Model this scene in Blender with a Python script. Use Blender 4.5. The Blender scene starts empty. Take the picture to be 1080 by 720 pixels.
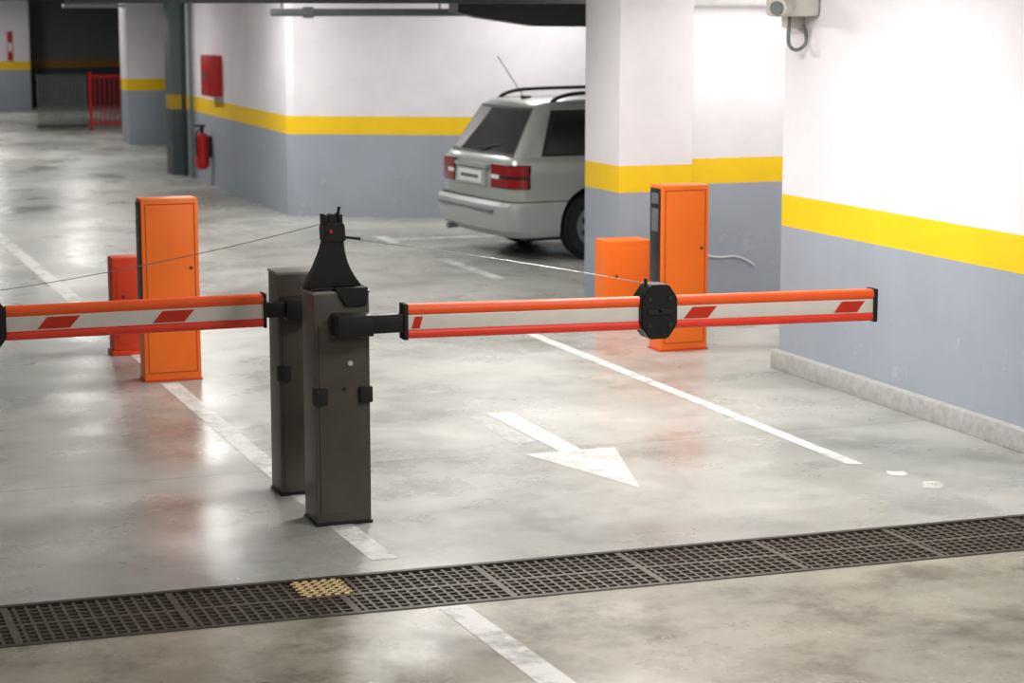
import bpy, bmesh, math, random
from mathutils import Vector, Matrix
random.seed(4)
S = bpy.context.scene
COL = S.collection
try:
    S.view_settings.view_transform = 'Standard'
    S.view_settings.look = 'None'
except Exception: pass

def srgb(r, g, b):
    f = lambda c: (c/255/12.92) if c/255 <= .04045 else ((c/255+.055)/1.055)**2.4
    return (f(r), f(g), f(b), 1)

# ---------------------------------------------------------------- materials
def new_mat(name):
    m = bpy.data.materials.new(name); m.use_nodes = True
    nt = m.node_tree
    return m, nt, nt.nodes['Principled BSDF']

def noise(nt, scale, detail=4, rough=.6, vec=None):
    n = nt.nodes.new('ShaderNodeTexNoise'); n.inputs['Scale'].default_value = scale
    n.inputs['Detail'].default_value = detail; n.inputs['Roughness'].default_value = rough
    if vec is not None: nt.links.new(vec, n.inputs['Vector'])
    return n
def ramp(nt, fac, stops):
    r = nt.nodes.new('ShaderNodeValToRGB')
    el = r.color_ramp.elements
    while len(el) < len(stops): el.new(.5)
    for e, (p, c) in zip(el, stops):
        e.position = p; e.color = c
    nt.links.new(fac, r.inputs['Fac']); return r
def mixc(nt, fac, a, b, mode='MIX'):
    m = nt.nodes.new('ShaderNodeMix'); m.data_type = 'RGBA'; m.blend_type = mode
    for s, v in ((m.inputs[0], fac), (m.inputs[6], a), (m.inputs[7], b)):
        if hasattr(v, 'is_linked'): nt.links.new(v, s)
        else: s.default_value = v
    return m.outputs[2]
def math_(nt, op, a, b=None, c=None):
    m = nt.nodes.new('ShaderNodeMath'); m.operation = op
    for i, v in enumerate((a, b, c)):
        if v is None: continue
        if hasattr(v, 'is_linked'): nt.links.new(v, m.inputs[i])
        else: m.inputs[i].default_value = v
    return m.outputs[0]
def G(v): return (v, v, v, 1)

def simple(name, col, rough=.5, metal=0, var=.12, scale=12, coat=0, bump=0):
    m, nt, b = new_mat(name)
    g = nt.nodes.new('ShaderNodeTexCoord')
    n = noise(nt, scale, 5, .6, g.outputs['Object'])
    r = ramp(nt, n.outputs['Fac'], [(.3, G(1-var)), (.7, G(1.0))])
    nt.links.new(mixc(nt, 1.0, col, r.outputs['Color'], 'MULTIPLY'), b.inputs['Base Color'])
    b.inputs['Roughness'].default_value = rough; b.inputs['Metallic'].default_value = metal
    b.inputs['Coat Weight'].default_value = coat
    if bump:
        bp = nt.nodes.new('ShaderNodeBump'); bp.inputs['Strength'].default_value = bump
        bp.inputs['Distance'].default_value = .01
        nt.links.new(n.outputs['Fac'], bp.inputs['Height']); nt.links.new(bp.outputs[0], b.inputs['Normal'])
    return m

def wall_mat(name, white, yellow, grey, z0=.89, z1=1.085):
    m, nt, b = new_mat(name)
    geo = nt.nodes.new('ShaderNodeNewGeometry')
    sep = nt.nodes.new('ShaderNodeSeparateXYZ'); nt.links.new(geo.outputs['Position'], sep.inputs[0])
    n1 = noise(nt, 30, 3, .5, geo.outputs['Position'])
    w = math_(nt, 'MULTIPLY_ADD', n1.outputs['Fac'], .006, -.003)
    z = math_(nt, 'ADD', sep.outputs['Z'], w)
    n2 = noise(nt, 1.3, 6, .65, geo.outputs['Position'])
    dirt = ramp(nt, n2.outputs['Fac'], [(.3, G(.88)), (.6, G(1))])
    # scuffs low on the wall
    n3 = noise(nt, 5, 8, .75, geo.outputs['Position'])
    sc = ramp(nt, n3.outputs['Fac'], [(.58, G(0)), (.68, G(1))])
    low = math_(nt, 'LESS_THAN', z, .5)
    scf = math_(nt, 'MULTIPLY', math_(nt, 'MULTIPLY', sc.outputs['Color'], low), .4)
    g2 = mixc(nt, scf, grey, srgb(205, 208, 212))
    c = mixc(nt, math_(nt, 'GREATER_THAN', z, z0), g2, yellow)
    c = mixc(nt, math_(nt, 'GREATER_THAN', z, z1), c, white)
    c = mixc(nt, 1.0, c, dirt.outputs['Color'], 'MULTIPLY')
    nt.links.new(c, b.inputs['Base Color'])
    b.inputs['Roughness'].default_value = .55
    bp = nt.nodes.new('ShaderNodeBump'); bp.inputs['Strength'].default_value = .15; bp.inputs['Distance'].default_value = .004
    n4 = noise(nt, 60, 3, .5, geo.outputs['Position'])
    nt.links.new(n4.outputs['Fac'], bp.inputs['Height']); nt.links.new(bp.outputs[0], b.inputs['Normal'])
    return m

M_wall = wall_mat('painted_wall', srgb(234, 231, 236), srgb(250, 205, 12), srgb(160, 168, 180))
M_walldk = wall_mat('painted_wall_baked_shade', srgb(105, 114, 114), srgb(150, 110, 40), srgb(60, 66, 68))  # same wall paint, colours darkened to stand for the unlit far end
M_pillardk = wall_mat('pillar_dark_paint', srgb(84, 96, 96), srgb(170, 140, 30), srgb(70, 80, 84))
M_ceil = simple('ceiling_concrete', srgb(190, 190, 192), .8, var=.2, scale=3)

def floor_mat():
    m, nt, b = new_mat('polished_concrete_floor')
    geo = nt.nodes.new('ShaderNodeNewGeometry'); P = geo.outputs['Position']
    sep = nt.nodes.new('ShaderNodeSeparateXYZ'); nt.links.new(P, sep.inputs[0])
    big = noise(nt, .6, 6, .62, P)
    c = ramp(nt, big.outputs['Fac'], [(.32, srgb(132, 134, 129)), (.5, srgb(168, 169, 164)), (.68, srgb(190, 189, 184))]).outputs['Color']
    med = noise(nt, 3.0, 9, .7, P)
    c = mixc(nt, 1.0, c, ramp(nt, med.outputs['Fac'], [(.34, G(.84)), (.50, G(.98)), (.7, G(1.05))]).outputs['Color'], 'MULTIPLY')
    fine = noise(nt, 45, 6, .8, P)
    c = mixc(nt, 1.0, c, ramp(nt, fine.outputs['Fac'], [(.35, G(.88)), (.6, G(1.02))]).outputs['Color'], 'MULTIPLY')
    # brownish entry slab in front of the drain
    near = math_(nt, 'LESS_THAN', sep.outputs['Y'], 7.3)
    st = noise(nt, 1.7, 9, .75, P)
    stain = ramp(nt, st.outputs['Fac'], [(.36, srgb(150, 140, 124)), (.50, srgb(226, 217, 202)), (.7, srgb(248, 243, 234))]).outputs['Color']
    c = mixc(nt, near, c, mixc(nt, 1.0, c, stain, 'MULTIPLY'))
    # oil / tyre stains
    st2 = noise(nt, 1.1, 7, .72, P)
    c = mixc(nt, math_(nt, 'MULTIPLY', ramp(nt, st2.outputs['Fac'], [(.55, G(0)), (.72, G(1))]).outputs['Color'], .5), c, srgb(92, 90, 84))
    # pale chalky scuffs
    st3 = noise(nt, 2.3, 10, .8, P)
    c = mixc(nt, math_(nt, 'MULTIPLY', ramp(nt, st3.outputs['Fac'], [(.56, G(0)), (.74, G(1))]).outputs['Color'], .3), c, srgb(214, 213, 209))
    # slab joints
    wob = math_(nt, 'MULTIPLY_ADD', noise(nt, 2.5, 4, .6, P).outputs['Fac'], .04, -.02)
    for yy, wd in ((9.68, .006), (14.6, .012), (11.35, .004), (19.5, .01), (24.6, .012), (29.6, .012)):
        d = math_(nt, 'ABSOLUTE', math_(nt, 'SUBTRACT', math_(nt, 'ADD', sep.outputs['Y'], wob), yy))
        f = math_(nt, 'MULTIPLY', math_(nt, 'LESS_THAN', d, wd), .5)
        c = mixc(nt, f, c, srgb(80, 78, 74))
    nt.links.new(c, b.inputs['Base Color'])
    # worn-dull and damp-glossy patches
    wet = noise(nt, .9, 6, .65, P)
    rr = ramp(nt, wet.outputs['Fac'], [(.36, G(.20)), (.5, G(.31)), (.64, G(.44))])
    r2 = mixc(nt, 1.0, rr.outputs['Color'], ramp(nt, med.outputs['Fac'], [(.3, G(.85)), (.7, G(1.2))]).outputs['Color'], 'MULTIPLY')
    nt.links.new(r2, b.inputs['Roughness'])
    b.inputs['Specular IOR Level'].default_value = .62
    bp = nt.nodes.new('ShaderNodeBump'); bp.inputs['Strength'].default_value = .12; bp.inputs['Distance'].default_value = .005
    nt.links.new(fine.outputs['Fac'], bp.inputs['Height']); nt.links.new(bp.outputs[0], b.inputs['Normal'])
    return m
M_floor = floor_mat()

def paint_mat(name, col, lo=.36, hi=.48, scale=9, amax=.9, amin=.12):
    m, nt, b = new_mat(name)
    geo = nt.nodes.new('ShaderNodeNewGeometry')
    n = noise(nt, scale, 9, .75, geo.outputs['Position'])
    r = ramp(nt, n.outputs['Fac'], [(lo, G(amin)), (hi, G(amax))])
    b.inputs['Base Color'].default_value = col; b.inputs['Roughness'].default_value = .45
    nt.links.new(r.outputs['Color'], b.inputs['Alpha'])
    return m
M_line = paint_mat('worn_white_paint', srgb(232, 232, 228), .34, .50, 6, .92, .3)
M_linef = paint_mat('old_white_paint', srgb(228, 228, 224), .34, .54, 5, .82, .25)
M_arrow = paint_mat('arrow_paint', srgb(226, 226, 222), .34, .54, 6, .85, .4)
M_faint = paint_mat('faint_paint', srgb(215, 215, 212), .40, .60, 9, .7)

M_orange = simple('orange_powdercoat', srgb(247, 114, 18), .42, var=.1, scale=5)
M_orange2 = simple('orange_red_powdercoat', srgb(214, 62, 22), .45, var=.15, scale=5)
M_orseam = simple('orange_seam_shadow', srgb(170, 62, 10), .6)
M_black = simple('black_metal', srgb(26, 26, 27), .45, .2)
M_rubber = simple('black_rubber', srgb(20, 20, 21), .75)
M_pillar = simple('taupe_cabinet_paint', srgb(86, 81, 74), .38, .3, var=.18, scale=9)
M_pillar_top = simple('cabinet_cap', srgb(142, 138, 128), .4, .3, var=.1)
M_boomO = simple('boom_orange_rubber', srgb(252, 94, 28), .5, var=.06)
M_boomR = simple('boom_red_rubber', srgb(238, 60, 34), .5, var=.06)
M_boomW = simple('boom_white_aluminium', srgb(220, 214, 206), .4, var=.06)
M_refl = simple('red_reflective_tape', srgb(205, 46, 20), .35, var=.1, scale=60)
M_steel = simple('brushed_steel', srgb(170, 170, 172), .3, .9)
M_bolt = simple('dark_bolt', srgb(70, 70, 72), .4, .6)
M_chrome = simple('lock_chrome', srgb(225, 225, 225), .2, .6)
M_grate = simple('grate_iron', srgb(98, 90, 80), .5, .45, var=.35, scale=20)
M_frame = simple('drain_frame', srgb(72, 67, 60), .5, .4, var=.3, scale=15)
M_pit = simple('drain_pit', srgb(16, 15, 14), .9)
M_cream = simple('replaced_grate_panel', srgb(226, 198, 146), .5, .1, var=.2)
M_curb = simple('curb_concrete', srgb(186, 186, 184), .8, var=.28, scale=22, bump=.2)
M_red = simple('fire_red', srgb(190, 22, 26), .35, var=.08)
M_pipe = simple('grey_pipe_paint', srgb(110, 118, 118), .45, .1)
M_duct = simple('dark_duct', srgb(48, 54, 56), .5, .2)
M_beige = simple('beige_plastic', srgb(208, 204, 194), .5)
M_label = simple('dark_label', srgb(34, 34, 38), .4, var=.3, scale=90)
M_lab2 = simple('grey_label', srgb(120, 120, 126), .4, var=.7, scale=70)
M_white = simple('white_enamel', srgb(235, 235, 235), .5)
M_carp = simple('car_silver_paint', srgb(172, 178, 174), .3, .25, var=.04, coat=.6)
M_bump = simple('bumper_grey', srgb(166, 171, 172), .4, .1, var=.06)
M_glass = simple('dark_car_glass', srgb(22, 30, 30), .04, 0, var=.1, coat=1)
M_lamp = simple('tail_lamp_red', srgb(150, 14, 18), .15, 0, var=.2, coat=1)
M_lampdk = simple('tail_lamp_dark', srgb(70, 8, 10), .15, 0, coat=1)
M_tyre = simple('tyre', srgb(24, 24, 25), .8)
M_rim = simple('wheel_rim', srgb(150, 152, 155), .35, .8)
M_plate = simple('number_plate', srgb(225, 228, 230), .4)
M_trim = simple('black_trim', srgb(24, 25, 26), .5)

# ---------------------------------------------------------------- geometry helpers
def obj_from(name, bm, mats, parent=None, smooth=False, ang=35):
    bmesh.ops.recalc_face_normals(bm, faces=bm.faces[:])
    me = bpy.data.meshes.new(name); bm.to_mesh(me); bm.free()
    if not isinstance(mats, (list, tuple)): mats = [mats]
    for m in mats: me.materials.append(m)
    if smooth:
        for p in me.polygons: p.use_smooth = True
        me.set_sharp_from_angle(angle=math.radians(ang))
    o = bpy.data.objects.new(name, me); COL.objects.link(o)
    if parent: o.parent = parent
    return o
def group(name):
    e = bpy.data.objects.new(name, None); e.empty_display_size = .2; COL.objects.link(e); return e
def add_box(bm, x0, x1, y0, y1, z0, z1, mi=0):
    vs = [bm.verts.new(p) for p in ((x0,y0,z0),(x1,y0,z0),(x1,y1,z0),(x0,y1,z0),(x0,y0,z1),(x1,y0,z1),(x1,y1,z1),(x0,y1,z1))]
    for f in ((0,3,2,1),(4,5,6,7),(0,1,5,4),(1,2,6,5),(2,3,7,6),(3,0,4,7)):
        bm.faces.new([vs[i] for i in f]).material_index = mi
    return vs
def box(name, x0, x1, y0, y1, z0, z1, mat, parent=None, bevel=0):
    bm = bmesh.new(); add_box(bm, x0, x1, y0, y1, z0, z1)
    if bevel: bmesh.ops.bevel(bm, geom=bm.edges[:], offset=bevel, segments=2, affect='EDGES', profile=.6)
    return obj_from(name, bm, mat, parent, bool(bevel), 50)
def cyl(name, p1, p2, r, mat, parent=None, seg=20, r2=None, bevel=0):
    p1, p2 = Vector(p1), Vector(p2); d = p2-p1
    bm = bmesh.new()
    M = Matrix.Translation((p1+p2)/2) @ d.to_track_quat('Z', 'Y').to_matrix().to_4x4()
    bmesh.ops.create_cone(bm, cap_ends=True, segments=seg, radius1=r, radius2=r if r2 is None else r2, depth=d.length, matrix=M)
    if bevel:
        ed = [e for e in bm.edges if any(len(f.verts) > 4 for f in e.link_faces)]
        bmesh.ops.bevel(bm, geom=ed, offset=bevel, segments=3, affect='EDGES')
    return obj_from(name, bm, mat, parent, True, 40)
def prism(name, pts, plane, lo, hi, mat, parent=None, bevel=0):
    """pts 2D; plane 'XY' extruded in Z, 'XZ' extruded in Y, 'YZ' in X"""
    def P(a, b, c): return {'XY': (a,b,c), 'XZ': (a,c,b), 'YZ': (c,a,b)}[plane]
    bm = bmesh.new()
    A = [bm.verts.new(P(a,b,lo)) for a,b in pts]; B = [bm.verts.new(P(a,b,hi)) for a,b in pts]
    bm.faces.new(A); bm.faces.new(B[::-1])
    n = len(pts)
    for i in range(n): bm.faces.new([A[i], A[(i+1)%n], B[(i+1)%n], B[i]])
    if bevel: bmesh.ops.bevel(bm, geom=bm.edges[:], offset=bevel, segments=2, affect='EDGES')
    return obj_from(name, bm, mat, parent, bool(bevel), 40)
def flat(name, polys, z, mat):
    bm = bmesh.new()
    for pts in polys: bm.faces.new([bm.verts.new((x, y, z)) for x, y in pts])
    return obj_from(name, bm, mat)
def wire(name, pts, r, mat, parent=None, cyc=False):
    cu = bpy.data.curves.new(name, 'CURVE'); cu.dimensions = '3D'; cu.bevel_depth = r; cu.bevel_resolution = 3
    sp = cu.splines.new('NURBS' if len(pts) > 2 else 'POLY'); sp.points.add(len(pts)-1)
    for p, q in zip(sp.points, pts): p.co = (*q, 1)
    if len(pts) > 2: sp.order_u = 3; sp.use_endpoint_u = True
    cu.materials.append(mat)
    o = bpy.data.objects.new(name, cu); COL.objects.link(o)
    if parent: o.parent = parent
    return o

# ---------------------------------------------------------------- room shell
H = 2.8
XL, XR, YN, YF = -3.5, 12.0, -5.0, 50.0
ya = lambda x: 7.255-.0255*x     # drain front edge
yb = lambda x: 7.765-.0255*x     # drain back edge
bm = bmesh.new()
V = lambda *p: bm.verts.new(p)
a1, a2 = V(XL, ya(XL), 0), V(XR, ya(XR), 0); b1, b2 = V(XL, yb(XL), 0), V(XR, yb(XR), 0)
n1, n2, f1, f2 = V(XL, YN, 0), V(XR, YN, 0), V(XL, YF, 0), V(XR, YF, 0)
bm.faces.new([n1, n2, a2, a1]); bm.faces.new([b1, b2, f2, f1])
c1, c2, d1, d2 = V(XL, ya(XL), -.25), V(XR, ya(XR), -.25), V(XL, yb(XL), -.25), V(XR, yb(XR), -.25)
for q in ([a1, a2, c2, c1], [b1, b2, d2, d1], [c1, c2, d2, d1]):
    f = bm.faces.new(q); f.material_index = 1
fl = obj_from('floor', bm, [M_floor, M_pit])
box('ceiling', XL-.2, XR+.2, YN-.2, YF+.2, H, H+.2, M_ceil)
box('wall_right', 6.06, 6.36, YN, 11.5, 0, H, M_wall)
box('wall_left', XL-.2, XL, YN, YF, 0, H, M_wall)
box('wall_near', XL, XR, YN-.2, YN, 0, H, M_wall)
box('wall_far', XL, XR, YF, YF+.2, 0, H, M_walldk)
box('wall_recess_front', 6.36, 9.0, 11.3, 11.5, 0, H, M_wall)
box('wall_recess_side', 9.0, 9.2, 11.3, 14.8, 0, H, M_wall)
box('wall_recess_back', 6.63, 9.0, 14.53, 14.8, 0, H, M_wall)
box('wall_bay_front', 9.2, XR, 14.6, 14.8, 0, H, M_wall)
box('wall_bay_side', XR, XR+.2, 14.6, 19.2, 0, H, M_wall)
prism('wall_bay_back', [(5.62, 22.12), (5.68, 22.02), (12.0, 18.78), (12.0, 19.1), (5.95, 22.35), (5.98, 28.6), (5.80, 28.6)], 'XY', 0, H, M_wall)
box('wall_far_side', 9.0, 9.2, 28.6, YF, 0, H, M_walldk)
box('baseboard_right', 6.0, 6.06, YN, 11.5, 0, .115, M_curb, bevel=.006)
# structural columns
box('concrete_column', 6.04, 6.63, 14.0, 14.66, 0, H, M_wall, bevel=.012)
box('concrete_column', 6.20, 6.86, 35.1, 35.7, 0, H, M_wall, bevel=.012)
box('concrete_column', 5.6, 6.40, 48.6, 49.2, 0, H, M_wall, bevel=.012)
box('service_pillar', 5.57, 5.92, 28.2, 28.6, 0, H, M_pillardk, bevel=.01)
# ceiling downstand beams and services
box('ceiling_beam', 2.4, 9.0, 15.9, 16.2, 2.262, H, M_duct)
box('ceiling_beam', XL, 5.8, 30.0, 30.3, 2.36, H, M_duct)
g = group('ventilation_duct')
prism('duct_body', [(5.9, 2.19), (6.15, 2.14), (6.65, 2.07), (8.6, 2.05), (8.6, 2.3), (5.9, 2.3)], 'XZ', 17.2, 17.45, M_duct, g)
box('duct_hanger', 6.2, 6.24, 17.3, 17.34, 2.29, H, M_steel, g)
box('duct_hanger', 8.2, 8.24, 17.3, 17.34, 2.29, H, M_steel, g)
g = group('ceiling_pipe')
cyl('pipe_run', (4.6, 18.6, 2.19), (9.5, 18.6, 2.19), .035, M_pipe, g)
for x in (4.7, 6.2, 8.4): cyl('pipe_drop', (x, 18.6, 2.2), (x, 18.6, H), .012, M_steel, g)
for x in (4.9, 6.8): cyl('pipe_joint', (x, 18.6, 2.19), (x+.09, 18.6, 2.19), .05, M_pipe, g)

# ---------------------------------------------------------------- floor markings
flat('lane_line', [[(2.33, 7.9), (2.44, 7.9), (2.42, 9.0), (2.31, 9.0)],
                   [(2.31, 9.0), (2.42, 9.0), (2.42, 12.25), (2.31, 12.25)]], .002, M_linef)
flat('lane_line', [[(2.43, 5.2), (2.56, 5.2), (2.48, ya(2.4)-.03), (2.37, ya(2.4)-.03)]], .002, M_linef)
flat('lane_line', [[(2.33, 12.6), (2.45, 12.6), (2.48, 30), (2.36, 30)]], .002, M_line)
flat('lane_line', [[(5.045, 8.85), (5.12, 8.8), (5.125, 13.5), (5.045, 13.5)]], .002, M_line)
flat('bay_line', [[(5.86, 16.2), (5.97, 16.2), (5.97, 17.7), (5.86, 17.7)],
                  [(5.86, 19.1), (5.97, 19.1), (5.97, 19.7), (5.86, 19.7)],
                  [(5.97, 19.35), (10.5, 19.3), (10.5, 19.4), (5.97, 19.45)]], .002, M_linef)
flat('arrow_marking', [[(3.88, 8.72), (4.13, 9.60), (3.95, 9.60), (3.96, 10.68), (3.82, 10.68), (3.83, 9.60), (3.64, 9.60)]], .002, M_arrow)
flat('worn_lettering', [[(3.68, 9.86), (3.80, 9.86), (3.80, 10.6), (3.70, 10.6)]], .002, M_faint)
flat('paint_splash', [[(5.12, 8.55), (5.16, 8.51), (5.2, 8.52), (5.22, 8.6), (5.18, 8.60), (5.15, 8.64), (5.13, 8.6)], [(5.12, 8.27), (5.17, 8.22), (5.22, 8.24), (5.26, 8.30), (5.24, 8.36), (5.18, 8.36), (5.16, 8.31)]], .002, M_line)

# ---------------------------------------------------------------- drain
g = group('drain_grate')
bm = bmesh.new()
def sbox(x0, x1, o0, o1, z0, z1, mi=0):
    vs = add_box(bm, x0, x1, o0, o1, z0, z1, mi)
    for v in vs: v.co.y += 7.255-.0255*v.co.x
x0, x1 = XL+.02, 5.98
sbox(x0, x1, -.012, .016, -.05, .004, 1); sbox(x0, x1, .494, .522, -.05, .004, 1)
nrow = 10; pitch = .478/nrow
for i in range(1, nrow):
    o = .016+i*pitch
    th = .012 if i == nrow//2 else .005
    sbox(x0, x1, o-th, o+th, -.03, .0)
x = x0; k = 0
while x < x1:
    if k % 14 == 0: sbox(x, x+.028, .016, .494, -.03, .001)
    else: sbox(x, x+.012, .016, .494, -.028, -.001)
    x += .044; k += 1
obj_from('grate_bars', bm, [M_grate, M_frame], g)
bm = bmesh.new()
for i in range(6): sbox(1.93, 2.13, .262+i*.04, .284+i*.04, -.004, .003)
for i in range(6): sbox(1.93+i*.037, 1.947+i*.037, .262, .484, -.004, .003)
obj_from('replaced_panel', bm, M_cream, g)

# ---------------------------------------------------------------- barrier units (grey cabinets + booms)
def cabinet(g, X0, X1, Y0, Y1, Z):
    box('cabinet_body', X0, X1, Y0, Y1, .012, Z-.012, M_pillar, g, .008)
    box('cabinet_cap', X0-.003, X1+.003, Y0-.003, Y1+.003, Z-.014, Z, M_pillar_top, g, .004)
    box('base_plate', X0-.005, X1+.005, Y0-.005, Y1+.005, 0, .014, M_black, g, .003)
    box('door_panel', X0+.018, X1-.018, Y0-.004, Y0+.002, .05, Z-.14, M_pillar, g, .002)
    for zz in (.57,):
        for xx in (X0-.006, X1-.052):
            box('hinge_clip', xx, xx+.058, Y0-.022, Y0+.03, zz-.035, zz+.035, M_rubber, g, .006)
    cyl('door_lock', (X0+.155, Y0-.012, .71), (X0+.155, Y0+.002, .71), .012, M_chrome, g)
    cyl('door_lock', (X0+.13, Y0-.010, .60), (X0+.13, Y0+.002, .60), .007, M_black, g)

def rrect_bar(name, A, B, z0, z1, y0, y1, rad, mat, parent):
    """bar along X between A=(x,zoff) and B with rounded section"""
    pts = []
    cy, cz = (y0+y1)/2, (z0+z1)/2; hy, hz = (y1-y0)/2-rad, (z1-z0)/2-rad
    for q, (sy, sz) in enumerate(((1,1),(-1,1),(-1,-1),(1,-1))):
        for i in range(5):
            a = math.pi/2*(q+i/4)
            pts.append((cy+sy*hy+rad*math.cos(a), cz+sz*hz+rad*math.sin(a)))
    bm = bmesh.new()
    L = [bm.verts.new((A[0], y, z+A[1])) for y, z in pts]; R = [bm.verts.new((B[0], y, z+B[1])) for y, z in pts]
    n = len(pts); bm.faces.new(L); bm.faces.new(R[::-1])
    for i in range(n): bm.faces.new([L[i], L[(i+1)%n], R[(i+1)%n], R[i]])
    return obj_from(name, bm, mat, parent, True, 50)

def boom(g, xa, za, xb, zb, Y, marks):
    """boom centre line from (xa,za) to (xb,zb) in plane Y"""
    zc = lambda x: za+(zb-za)*(x-xa)/(xb-xa)
    A, B = (xa, za), (xb, zb)
    rrect_bar('upper_bumper', A, B, .026, .074, Y-.034, Y+.034, .022, M_boomO, g)
    rrect_bar('white_profile', A, B, -.036, .030, Y-.026, Y+.026, .004, M_boomW, g)
    rrect_bar('lower_bumper', A, B, -.074, -.032, Y-.032, Y+.032, .018, M_boomR, g)
    for (m0, m1, sl) in marks:
        bm = bmesh.new()
        q = [(m0, -.029), (m1, -.029), (m1+sl, .022), (m0+sl, .022)]
        A_ = [bm.verts.new((x, Y-.0285, zc(x)+z)) for x, z in q]; B_ = [bm.verts.new((x, Y-.024, zc(x)+z)) for x, z in q]
        bm.faces.new(A_); bm.faces.new(B_)
        for i in range(4): bm.faces.new([A_[i], A_[(i+1)%4], B_[(i+1)%4], B_[i]])
        obj_from('reflector', bm, M_refl, g)
def hub(g, xc, zc, Y):
    w, h = .088, .122
    pts = [(-w*.5, h), (w*.5, h), (w, h*.5), (w, -h*.5), (w*.5, -h), (-w*.5, -h), (-w, -h*.5), (-w, h*.5)]
    prism('hinge_plate', [(xc+a, zc+b) for a, b in pts], 'XZ', Y-.055, Y+.055, M_black, g, .006)
    for a, b in ((-.05, .06), (.05, .06), (-.05, -.06), (.05, -.06), (0, 0)):
        cyl('bolt', (xc+a, Y-.062, zc+b), (xc+a, Y-.05, zc+b), .010, M_bolt, g, 8)
    box('hinge_strap', xc-.06, xc+.06, Y-.062, Y-.053, zc-.012, zc+.012, M_rubber, g, .002)
    cyl('cable_pin', (xc-.06, Y-.03, zc+h-.01), (xc-.06, Y-.03, zc+h+.03), .008, M_black, g, 8)
def endcap(g, x, zc, Y, w=.016):
    box('end_cap', x-w/2, x+w/2, Y-.038, Y+.038, zc-.078, zc+.078, M_rubber, g, .005)

# front unit
g = group('barrier_gate')
X0, X1, Y0, Y1, Z = 2.270, 2.516, 8.52, 8.72, 1.022
cabinet(g, X0, X1, Y0, Y1, Z)
YB = 8.45
box('arm_mount', 2.345, 2.50, 8.40, 8.52, .838, .930, M_black, g, .006)
box('arm_bar', 2.36, 2.635, 8.415, 8.48, .846, .926, M_black, g, .005)
za, zb = .889, .850
zz = lambda x: za+(zb-za)*(x-2.63)/(4.94-2.63)
boom(g, 2.65, za, 3.75, zz(3.75), YB, [(2.675, 2.71, .015)])
boom(g, 3.90, zz(3.9), 4.93, zb, YB, [(3.955, 4.075, .045), (4.72, 4.84, .04)])
endcap(g, 2.648, za, YB, .02); endcap(g, 4.935, zb, YB, .02)
hub(g, 3.825, zz(3.825)+.008, YB)
# cable mast
c = []
for i in range(9):            # concave right flank
    t = i/8; c.append((2.425+.085*t**2.2, 1.235-.21*t))
left = [(2.245, 1.025), (2.262, 1.06), (2.295, 1.12), (2.325, 1.18), (2.338, 1.24)]
prism('mast_bracket', c+left, 'XZ', 8.585, 8.635, M_black, g, .003)
box('mast_foot', 2.27, 2.508, 8.54, 8.68, 1.02, 1.036, M_black, g, .003)
prism('mast_skirt', [(2.36, 1.036), (2.508, 1.036), (2.50, .955), (2.41, .955)], 'XZ', 8.505, 8.585, M_black, g, .004)
prism('mast_head', [(2.335, 1.23), (2.43, 1.23), (2.425, 1.30), (2.41, 1.312), (2.35, 1.312), (2.332, 1.29)], 'XZ', 8.57, 8.65, M_black, g, .003)
box('mast_fork', 2.335, 2.352, 8.575, 8.645, 1.30, 1.345, M_black, g, .003)
box('mast_fork', 2.40, 2.418, 8.575, 8.645, 1.30, 1.345, M_black, g, .003)
cyl('pulley', (2.376, 8.58, 1.325), (2.376, 8.64, 1.325), .020, M_rubber, g)
cyl('pulley_bolt', (2.36, 8.555, 1.275), (2.36, 8.575, 1.275), .008, M_refl, g, 8)
cyl('mast_pin', (2.405, 8.61, 1.33), (2.412, 8.61, 1.375), .007, M_black, g, 8)
cyl('side_pin', (2.42, 8.60, 1.245), (2.50, 8.59, 1.235), .006, M_black, g, 8)
wire('support_cable', [(2.43, 8.60, 1.24), (3.1, 8.52, 1.14), (3.765, 8.43, 1.005)], .0018, M_steel, g)

# rear unit, boom to the left
g = group('barrier_gate')
X0, X1, Y0, Y1, Z = 2.268, 2.51, 9.14, 9.32, 1.035
cabinet(g, X0, X1, Y0, Y1, Z)
YB = 9.07
box('arm_mount', 2.28, 2.42, 9.02, 9.14, .83, .925, M_black, g, .006)
box('arm_bar', 2.19, 2.40, 9.04, 9.10, .845, .912, M_black, g, .005)
boom(g, 1.05, .876, 2.19, .878, YB, [(1.18, 1.32, .045), (1.68, 1.82, .045)])
boom(g, -.9, .872, .86, .876, YB, [(.6, .74, .045), (0, .14, .045), (-.6, -.46, .045)])
endcap(g, 2.184, .878, YB, .014); endcap(g, -.9, .872, YB)
hub(g, .960, .88, YB)
wire('support_cable', [(2.34, 8.64, 1.30), (1.7, 8.85, 1.12), (.92, 9.05, 1.01)], .0018, M_steel, g)

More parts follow.
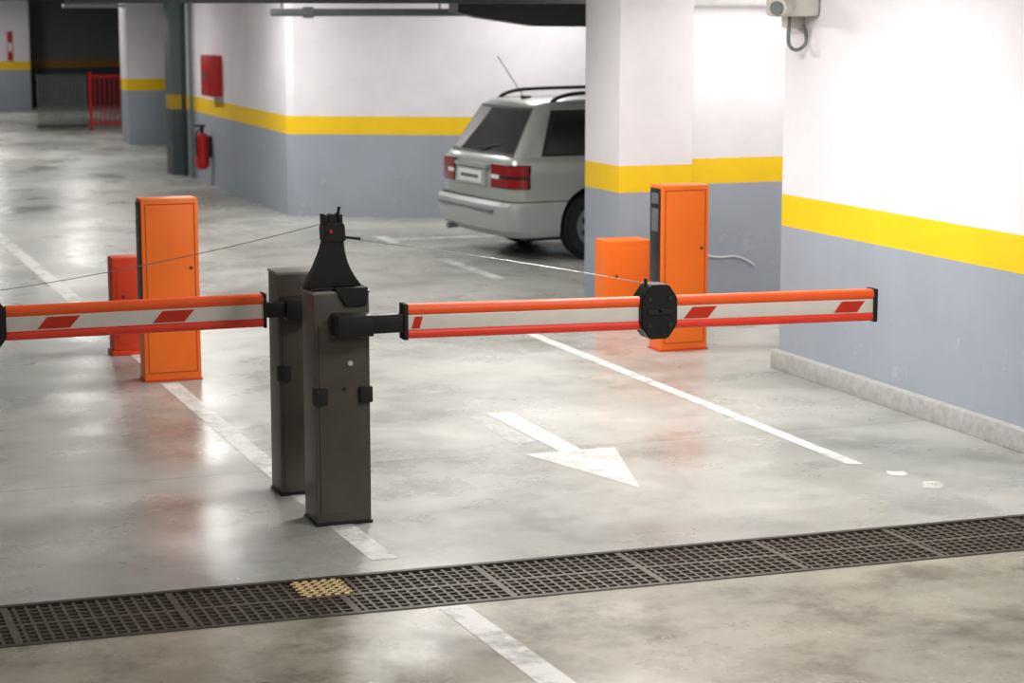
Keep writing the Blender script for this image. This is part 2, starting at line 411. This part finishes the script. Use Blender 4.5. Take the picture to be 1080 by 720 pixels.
# ---------------------------------------------------------------- orange units
def orange_cab(X0, X1, Y0, Y1, Z):
    g = group('orange_barrier_cabinet')
    box('cabinet_body', X0, X1, Y0, Y1, .01, Z, M_orange, g, .008)
    box('base_plate', X0-.006, X1+.006, Y0-.006, Y1+.006, 0, .012, M_orange2, g, .002)
    s = .006; a, b, c_, d = X0+.022, X1-.022, .05, Z-.03
    bm = bmesh.new()
    add_box(bm, a, a+s, Y0-.0015, Y0+.002, c_, d); add_box(bm, b-s, b, Y0-.0015, Y0+.002, c_, d)
    add_box(bm, a+s, b-s, Y0-.0015, Y0+.002, c_, c_+s); add_box(bm, a+s, b-s, Y0-.0015, Y0+.002, d-s, d)
    obj_from('door_seam', bm, M_orseam, g)
    cyl('door_lock', (X1-.05, Y0-.008, Z*.62), (X1-.05, Y0+.002, Z*.62), .009, M_black, g)
    box('side_rail', X0-.006, X0+.002, Y0+.02, Y1-.01, .45, Z-.02, M_label, g, .002)
    box('side_label', X0-.009, X0-.004, Y0+.045, Y1-.04, Z-.12, Z-.05, M_lab2, g, .001)
    box('side_label', X0-.009, X0-.004, Y0+.045, Y1-.04, Z-.30, Z-.15, M_lab2, g, .001)
    return g
orange_cab(2.235, 2.578, 12.32, 12.48, 1.10)
orange_cab(5.605, 5.94, 12.285, 12.47, 1.085)
def short_cab(X0, X1, Y0, Y1, Z, m):
    g = group('short_orange_cabinet')
    box('cabinet_body', X0, X1, Y0, Y1, .025, Z, m, g, .02)
    box('base_plate', X0-.01, X1+.01, Y0-.01, Y1+.01, 0, .03, m, g, .004)
    box('front_door', X0+.03, X1-.03, Y0-.005, Y0+.003, .08, Z-.05, m, g, .002)
    cyl('door_lock', (X0+.07, Y0-.009, Z*.6), (X0+.07, Y0+.002, Z*.6), .01, M_black, g)
short_cab(2.225, 2.56, 13.36, 13.53, .64, M_orange2)
short_cab(5.64, 5.98, 13.27, 13.5, .625, M_orange)

# ---------------------------------------------------------------- wall equipment
g = group('fire_hose_cabinet')
box('cabinet_box', 5.58, 5.74, 25.7, 26.3, 1.15, 1.66, M_red, g, .01)
box('door_frame', 5.568, 5.585, 25.75, 26.25, 1.19, 1.61, M_red, g, .004)
box('cabinet_window', 5.56, 5.57, 25.92, 26.08, 1.35, 1.45, M_lab2, g)
g = group('fire_extinguisher')
cyl('tank', (5.62, 26.5, .20), (5.62, 26.5, .66), .09, M_red, g, 24, bevel=.03)
cyl('valve', (5.62, 26.5, .66), (5.62, 26.5, .75), .025, M_black, g)
box('handle', 5.53, 5.66, 26.48, 26.52, .74, .77, M_black, g, .004)
wire('hose', [(5.60, 26.45, .73), (5.52, 26.38, .7), (5.51, 26.38, .5), (5.53, 26.4, .38)], .012, M_rubber, g)
box('wall_bracket', 5.68, 5.75, 26.44, 26.56, .35, .62, M_black, g)
g = group('wall_conduit')
cyl('conduit_tube', (5.72, 27.6, 0), (5.72, 27.6, H), .03, M_pipe, g)
cyl('conduit_tube', (5.70, 28.0, 0), (5.70, 28.0, H), .03, M_duct, g)

g = group('security_camera')
box('housing', 5.84, 6.05, 11.05, 11.35, 2.17, 2.31, M_beige, g, .03)
cyl('camera_barrel', (5.74, 11.0, 2.22), (6.0, 11.2, 2.26), .055, M_beige, g, 24, bevel=.01)
cyl('barrel_lens', (5.725, 10.99, 2.218), (5.745, 11.003, 2.22), .04, M_pipe, g, 24)
box('wall_arm', 5.96, 6.07, 11.25, 11.37, 2.10, 2.2, M_beige, g, .01)
wire('loop_cable', [(5.93, 11.2, 2.18), (5.92, 11.2, 2.05), (5.93, 11.2, 1.99), (5.98, 11.2, 1.965), (6.04, 11.2, 2.0), (6.045, 11.2, 2.06), (6.02, 11.2, 2.12)], .011, M_pipe, g)
g = group('wall_cable')
wire('cable_run', [(6.76, 14.52, .33), (6.97, 14.52, .35), (7.1, 14.52, .31), (7.3, 14.52, .33), (7.42, 14.52, .24)], .006, M_white, g)
box('cable_clip', 6.74, 6.78, 14.505, 14.53, .31, .35, M_white, g, .004)

# fence and gate far away
g = group('railing')
for i in range(15): cyl('bar', (5.34+i*.062, 39.6, 0), (5.34+i*.062, 39.6, 1.0), .014, M_pipe, g, 8)
box('rail', 5.30, 6.24, 39.58, 39.62, 1.0, 1.045, M_duct, g)
box('rail', 5.30, 6.24, 39.58, 39.62, .06, .105, M_duct, g)
g = group('red_gate')
for x in (6.30, 6.93): cyl('post', (x, 39.6, 0), (x, 39.6, 1.08), .03, M_red, g, 12)
for z in (.12, 1.0): box('rail', 6.30, 6.93, 39.58, 39.62, z-.02, z+.02, M_red, g)
for i in range(6): cyl('bar', (6.39+i*.09, 39.6, .1), (6.39+i*.09, 39.6, 1.0), .011, M_red, g, 8)
g = group('fire_door_sign')
box('sign_panel', 5.90, 6.02, 48.56, 48.6, 1.1, 1.75, M_red, g)
box('sign_inset', 5.92, 6.00, 48.55, 48.565, 1.3, 1.5, M_white, g)

# ---------------------------------------------------------------- estate car (built locally, nose +x)
car = group('station_wagon_car')
def ring(xmin, xmax, w, r, z, bow=.05, drop=None, nl=26, nw=8):
    pts = []
    def arc(cx, cy, a0):
        for i in range(7):
            a = a0+math.pi/2*i/6
            pts.append([cx+r*math.cos(a), cy+r*math.sin(a)])
    for i in range(nl): t = i/nl; pts.append([xmin+r+(xmax-xmin-2*r)*t, -w])
    arc(xmax-r, -w+r, -math.pi/2)
    for i in range(1, nw): t = i/nw; pts.append([xmax, -w+r+(2*w-2*r)*t])
    arc(xmax-r, w-r, 0)
    for i in range(1, nl): t = i/nl; pts.append([xmax-r-(xmax-xmin-2*r)*t, w])
    arc(xmin+r, w-r, math.pi/2)
    for i in range(1, nw): t = i/nw; pts.append([xmin, w-r-(2*w-2*r)*t])
    arc(xmin+r, -w+r, math.pi)
    pts = pts[:-1]
    out = []
    for x, y in pts:
        k = (y/w)**2
        if x < xmin+r+.02: x += bow*k
        if x > xmax-r-.02: x -= bow*1.6*k
        zz = z-(drop(x) if drop else 0)
        out.append((x, y, zz))
    return out
def loft(name, rings, mats, parent, capz=0, ang=30, matf=None):
    bm = bmesh.new(); R = []
    for rg in rings: R.append([bm.verts.new(p) for p in rg])
    n = len(R[0])
    for k in range(len(R)-1):
        for i in range(n):
            f = bm.faces.new([R[k][i], R[k][(i+1)%n], R[k+1][(i+1)%n], R[k+1][i]])
            if matf: f.material_index = matf(k)
    def cap(L, dz):
        cx = sum(v.co.x for v in L)/n
        inner = [bm.verts.new((cx+(v.co.x-cx)*.6, v.co.y*.6, v.co.z+dz)) for v in L]
        for i in range(n): bm.faces.new([L[i], L[(i+1)%n], inner[(i+1)%n], inner[i]])
        bm.faces.new(inner)
    cap(R[0], 0); cap(R[-1], capz)
    return obj_from(name, bm, mats, parent, True, ang)
dr = lambda k: (lambda x: max(0, (x-3.25))*k)
rings = [ring(.10, 4.48, .79, .16, .22), ring(.03, 4.54, .83, .16, .28), ring(0, 4.57, .845, .16, .40), ring(0, 4.57, .845, .16, .50),
         ring(.025, 4.55, .84, .16, .535), ring(.075, 4.50, .838, .14, .545), ring(.075, 4.48, .848, .14, .66, drop=dr(.03)), ring(.085, 4.46, .848, .14, .78, drop=dr(.08)),
         ring(.10, 4.42, .835, .14, .88, drop=dr(.12)), ring(.125, 4.36, .81, .14, .925, drop=dr(.14))]
body = loft('body', rings, [M_carp, M_bump, M_trim], car, .01, 28, lambda k: 1 if k < 4 else (2 if k == 4 else 0))
# wheel arches
WX = (.93, 3.55); WR = .305
for wx in WX:
    bm = bmesh.new()
    bmesh.ops.create_cone(bm, cap_ends=True, segments=40, radius1=.36, radius2=.36, depth=2.2,
                          matrix=Matrix.Translation((wx, 0, .32)) @ Matrix.Rotation(math.pi/2, 4, 'X'))
    ct = obj_from('cutter', bm, M_trim)
    md = body.modifiers.new('arch', 'BOOLEAN'); md.operation = 'DIFFERENCE'; md.object = ct; md.solver = 'EXACT'
    bpy.context.view_layer.objects.active = body
    bpy.ops.object.modifier_apply(modifier=md.name)
    bpy.data.objects.remove(ct)
box('underbody', .35, 4.2, -.60, .60, .17, .62, M_trim, car)
for wx in WX:
    for s in (-1, 1):
        yo, yi = s*.82, s*.64
        cyl('tyre', (wx, yi, WR), (wx, yo, WR), WR, M_tyre, car, 40, bevel=.03)
        cyl('rim', (wx, yo-s*.01, WR), (wx, yo+s*.004, WR), .19, M_rim, car, 32)
        for i in range(7):
            a = i*2*math.pi/7
            cyl('rim_slot', (wx+.125*math.cos(a), yo, WR+.125*math.sin(a)), (wx+.125*math.cos(a), yo+s*.007, WR+.125*math.sin(a)), .03, M_trim, car, 12)
        cyl('hub_cap', (wx, yo, WR), (wx, yo+s*.012, WR), .05, M_rim, car, 20)
# greenhouse
GZ0, GZ1 = .92, 1.345
gh = [ring(.13, 3.42, .80, .12, GZ0, .06), ring(.255, 3.08, .735, .12, 1.13, .06), ring(.385, 2.72, .665, .12, GZ1, .06), ring(.46, 2.62, .62, .12, 1.395, .06), ring(.62, 2.45, .52, .12, 1.42, .05)]
loft('greenhouse', gh, [M_carp], car, .012, 35)
def gx(z): t = (z-GZ0)/(GZ1-GZ0); return .13+t*(.385-.13)
def gw(z): t = (z-GZ0)/(GZ1-GZ0); return .80+t*(.665-.80)
def fx(z): t = (z-GZ0)/(GZ1-GZ0); return 3.42+t*(2.72-3.42)
def patch(name, fn, nu, nv, mat, th=.006, nrm=(0,0,0)):
    bm = bmesh.new()
    A = [[bm.verts.new(fn(i/nu, j/nv)) for i in range(nu+1)] for j in range(nv+1)]
    for j in range(nv):
        for i in range(nu): bm.faces.new([A[j][i], A[j][i+1], A[j+1][i+1], A[j+1][i]])
    ext = bmesh.ops.extrude_face_region(bm, geom=bm.faces[:])
    vs = [e for e in ext['geom'] if isinstance(e, bmesh.types.BMVert)]
    bmesh.ops.translate(bm, vec=nrm, verts=vs)
    return obj_from(name, bm, mat, car, True, 40)
def rear_glass(z0, z1, k0, k1, off, mat, name):
    def fn(u, v):
        z = z0+(z1-z0)*v; w = gw(z); hw = (k0+(k1-k0)*v)*w; y = -hw+2*hw*u
        return (gx(z)+.06*(y/w)**2-off, y, z)
    patch(name, fn, 16, 6, mat, nrm=(.02, 0, -.005))
rear_glass(.93, 1.352, .86, .84, .006, M_trim, 'rear_window_seal')
rear_glass(.955, 1.33, .83, .80, .010, M_glass, 'rear_window')
for s in (-1, 1):
    def sw(name, xa0, xa1, xb0, xb1, z0, z1, off, mat):
        def fn(u, v):
            z = z0+(z1-z0)*v; a = xa0+(xb0-xa0)*v; b_ = xa1+(xb1-xa1)*v
            return (a+(b_-a)*u, s*(gw(z)+off), z)
        patch(name, fn, 6, 4, mat, nrm=(0, -s*.02, -.004))
    sw('side_window_seal', .40, 3.10, .55, 2.60, .935, 1.335, .004, M_trim)
    sw('quarter_window', .44, 1.18, .60, 1.16, .955, 1.315, .008, M_glass)
    sw('rear_door_window', 1.26, 2.02, 1.24, 1.98, .955, 1.315, .008, M_glass)
    sw('front_door_window', 2.10, 3.02, 2.06, 2.54, .955, 1.315, .008, M_glass)
    y = s*.57
    wire('roof_rail', [(.60, y, 1.39), (.66, y, 1.47), (1.2, y, 1.485), (2.0, y, 1.485), (2.44, y, 1.47), (2.5, y, 1.40)], .018, M_trim, car)
    box('side_strip', 1.32, 3.15, s*.852-.012, s*.852+.012, .50, .56, M_trim, car, .006)
    def lamp(name, u0, u1, z0, z1, off, mat):
        r_ = .14; xmin = .08; w = .849
        def base(q):
            L1 = (w-r_)-.42; La = r_*math.pi/2
            if q < L1: return (xmin, .42+q, -1, 0)
            if q < L1+La:
                a = (q-L1)/r_; return (xmin+r_-r_*math.cos(a), w-r_+r_*math.sin(a), -math.cos(a), math.sin(a))
            return (xmin+r_+(q-L1-La), w, 0, 1)
        def fn(u, v):
            q = u0+(u1-u0)*u; x_, y_, nx, ny = base(q); z = z0+(z1-z0)*v
            bw = .05*(y_/w)**2 if x_ < xmin+r_+.02 else 0
            return (x_+bw+nx*off, s*(y_+ny*off), z)
        patch(name, fn, 22, 2, mat, nrm=(.03, -s*.015, 0))
    lamp('tail_lamp_base', 0, .49, .655, .865, .012, M_lampdk)
    lamp('tail_lamp_upper', .01, .48, .77, .855, .018, M_lamp)
    lamp('tail_lamp_lower', .01, .48, .665, .735, .018, M_lamp)
    lamp('reverse_lamp', .01, .16, .735, .77, .018, M_plate)
box('plate_recess', .06, .1, -.33, .33, .655, .80, M_carp, car, .005)
box('number_plate', .052, .066, -.26, .26, .675, .785, M_plate, car, .003)
box('tailgate_grip', .055, .1, -.36, .36, .81, .85, M_carp, car, .01)
box('plate_text', .049, .053, -.20, .20, .715, .745, M_lab2, car)
box('bumper_strip', -.006, .05, -.60, .60, .44, .465, M_pipe, car, .008)
cyl('rear_wiper', (.11, .02, .965), (.20, -.40, 1.03), .008, M_trim, car, 8)
cyl('exhaust_pipe', (.02, .45, .23), (.4, .45, .25), .028, M_rim, car)
cyl('antenna', (.60, 0, 1.42), (.36, 0.06, 1.80), .004, M_trim, car, 6)
box('antenna_foot', .57, .66, -.025, .025, 1.415, 1.44, M_trim, car, .006)
def wsf(u, v):
    z = .955+(1.325-.955)*v; w = gw(z)*.84; y = -w+2*w*u
    return (fx(z)-.096*(y/gw(z))**2+.008, y, z)
patch('windscreen', wsf, 14, 5, M_glass, nrm=(-.02, 0, -.004))
for s in (-1, 1):
    box('door_mirror', 2.88, 3.0, min(s*.80, s*.98), max(s*.80, s*.98), .93, 1.06, M_carp, car, .02)
    box('head_lamp', 4.40, 4.47, min(s*.45, s*.74), max(s*.45, s*.74), .60, .70, M_plate, car, .01)
    bm = bmesh.new()
    for xx in (1.22, 2.05, 3.1): add_box(bm, xx, xx+.006, s*.851-.003, s*.851+.003, .28, .86)
    obj_from('door_gap', bm, M_trim, car)
    box('door_handle', 1.34, 1.5, s*.855-.008, s*.855+.01, .76, .80, M_trim, car, .006)

# ---------------------------------------------------------------- finalize origins
for o in [o for o in bpy.data.objects if o.type == 'MESH']:
    me = o.data
    xs = [v.co for v in me.vertices]
    c = Vector([(min(v[i] for v in xs)+max(v[i] for v in xs))/2 for i in range(3)])
    me.transform(Matrix.Translation(-c)); o.location = c
for e in [o for o in bpy.data.objects if o.type == 'EMPTY' and o is not car]:
    ch = [c for c in e.children if c.type == 'MESH']
    c = Vector((sum(k.location.x for k in ch)/len(ch), sum(k.location.y for k in ch)/len(ch), min(k.location.z for k in ch)))
    e.location = c
    for k in e.children: k.location = k.location-c
car.location = (6.20, 17.92, 0); car.rotation_euler = (0, 0, math.radians(4))

# ---------------------------------------------------------------- lights
def lamp_fix(x, y, z, power, along='Y', L=1.3, col=(1, .975, .935)):
    g = group('ceiling_light')
    hx, hy = (.08, L/2) if along == 'Y' else (L/2, .08)
    b = box('fixture_housing', -hx, hx, -hy, hy, .015, .07, M_white, g, .005)
    top = H-z
    if top > .08:
        for s in (-.7, .7):
            px, py = (0, hy*s) if along == 'Y' else (hx*s, 0)
            cyl('hanger_rod', (px, py, .06), (px, py, top), .006, M_steel, g, 8)
    li = bpy.data.lights.new('tube_light', 'AREA'); li.shape = 'RECTANGLE'
    li.size = hx*2*.9; li.size_y = hy*2*.95; li.energy = power; li.color = col
    lo = bpy.data.objects.new('tube_light', li); COL.objects.link(lo); lo.parent = g; lo.location = (0, 0, .01)
    g.location = (x, y, z)
Zl = 2.72
for (x, y, p) in ((3.2, 2.5, 62), (0.0, 4, 40), (4.0, 6.2, 80), (4.4, 9.8, 108), (4.2, 12.9, 86), (-.6, 9.5, 26),
                  (3.8, 17.5, 74), (0.2, 20, 26), (4.4, 21.5, 76), (4.0, 27, 52), (3.5, 33, 75), (5.6, 37, 60), (5.2, 45.5, 60), (1.5, 40, 40)):
    lamp_fix(x, y, Zl, p)
lamp_fix(7.6, 13.0, Zl, 42, 'X')
lamp_fix(7.5, 19.9, Zl, 42, 'X')
lamp_fix(7.2, 15.6, Zl, 30, 'X')
lamp_fix(7.3, 14.25, 2.235, 7, 'X', 1.2)
lamp_fix(5.1, 31.5, 2.24, 20, 'X', .9)

w = bpy.data.worlds.new('World'); S.world = w; w.use_nodes = True
w.node_tree.nodes['Background'].inputs[0].default_value = (.8, .85, .9, 1)
w.node_tree.nodes['Background'].inputs[1].default_value = .3

# ---------------------------------------------------------------- camera
cd = bpy.data.cameras.new('camera'); cd.lens = 73.33; cd.sensor_width = 36; cd.clip_end = 200
cd.dof.use_dof = True; cd.dof.focus_distance = 9.2; cd.dof.aperture_fstop = 3.5
co = bpy.data.objects.new('camera', cd); COL.objects.link(co)
co.location = (0, 0, 2.2)
co.rotation_euler = (math.radians(90-8.99), 0, math.radians(-20.4))
S.camera = co
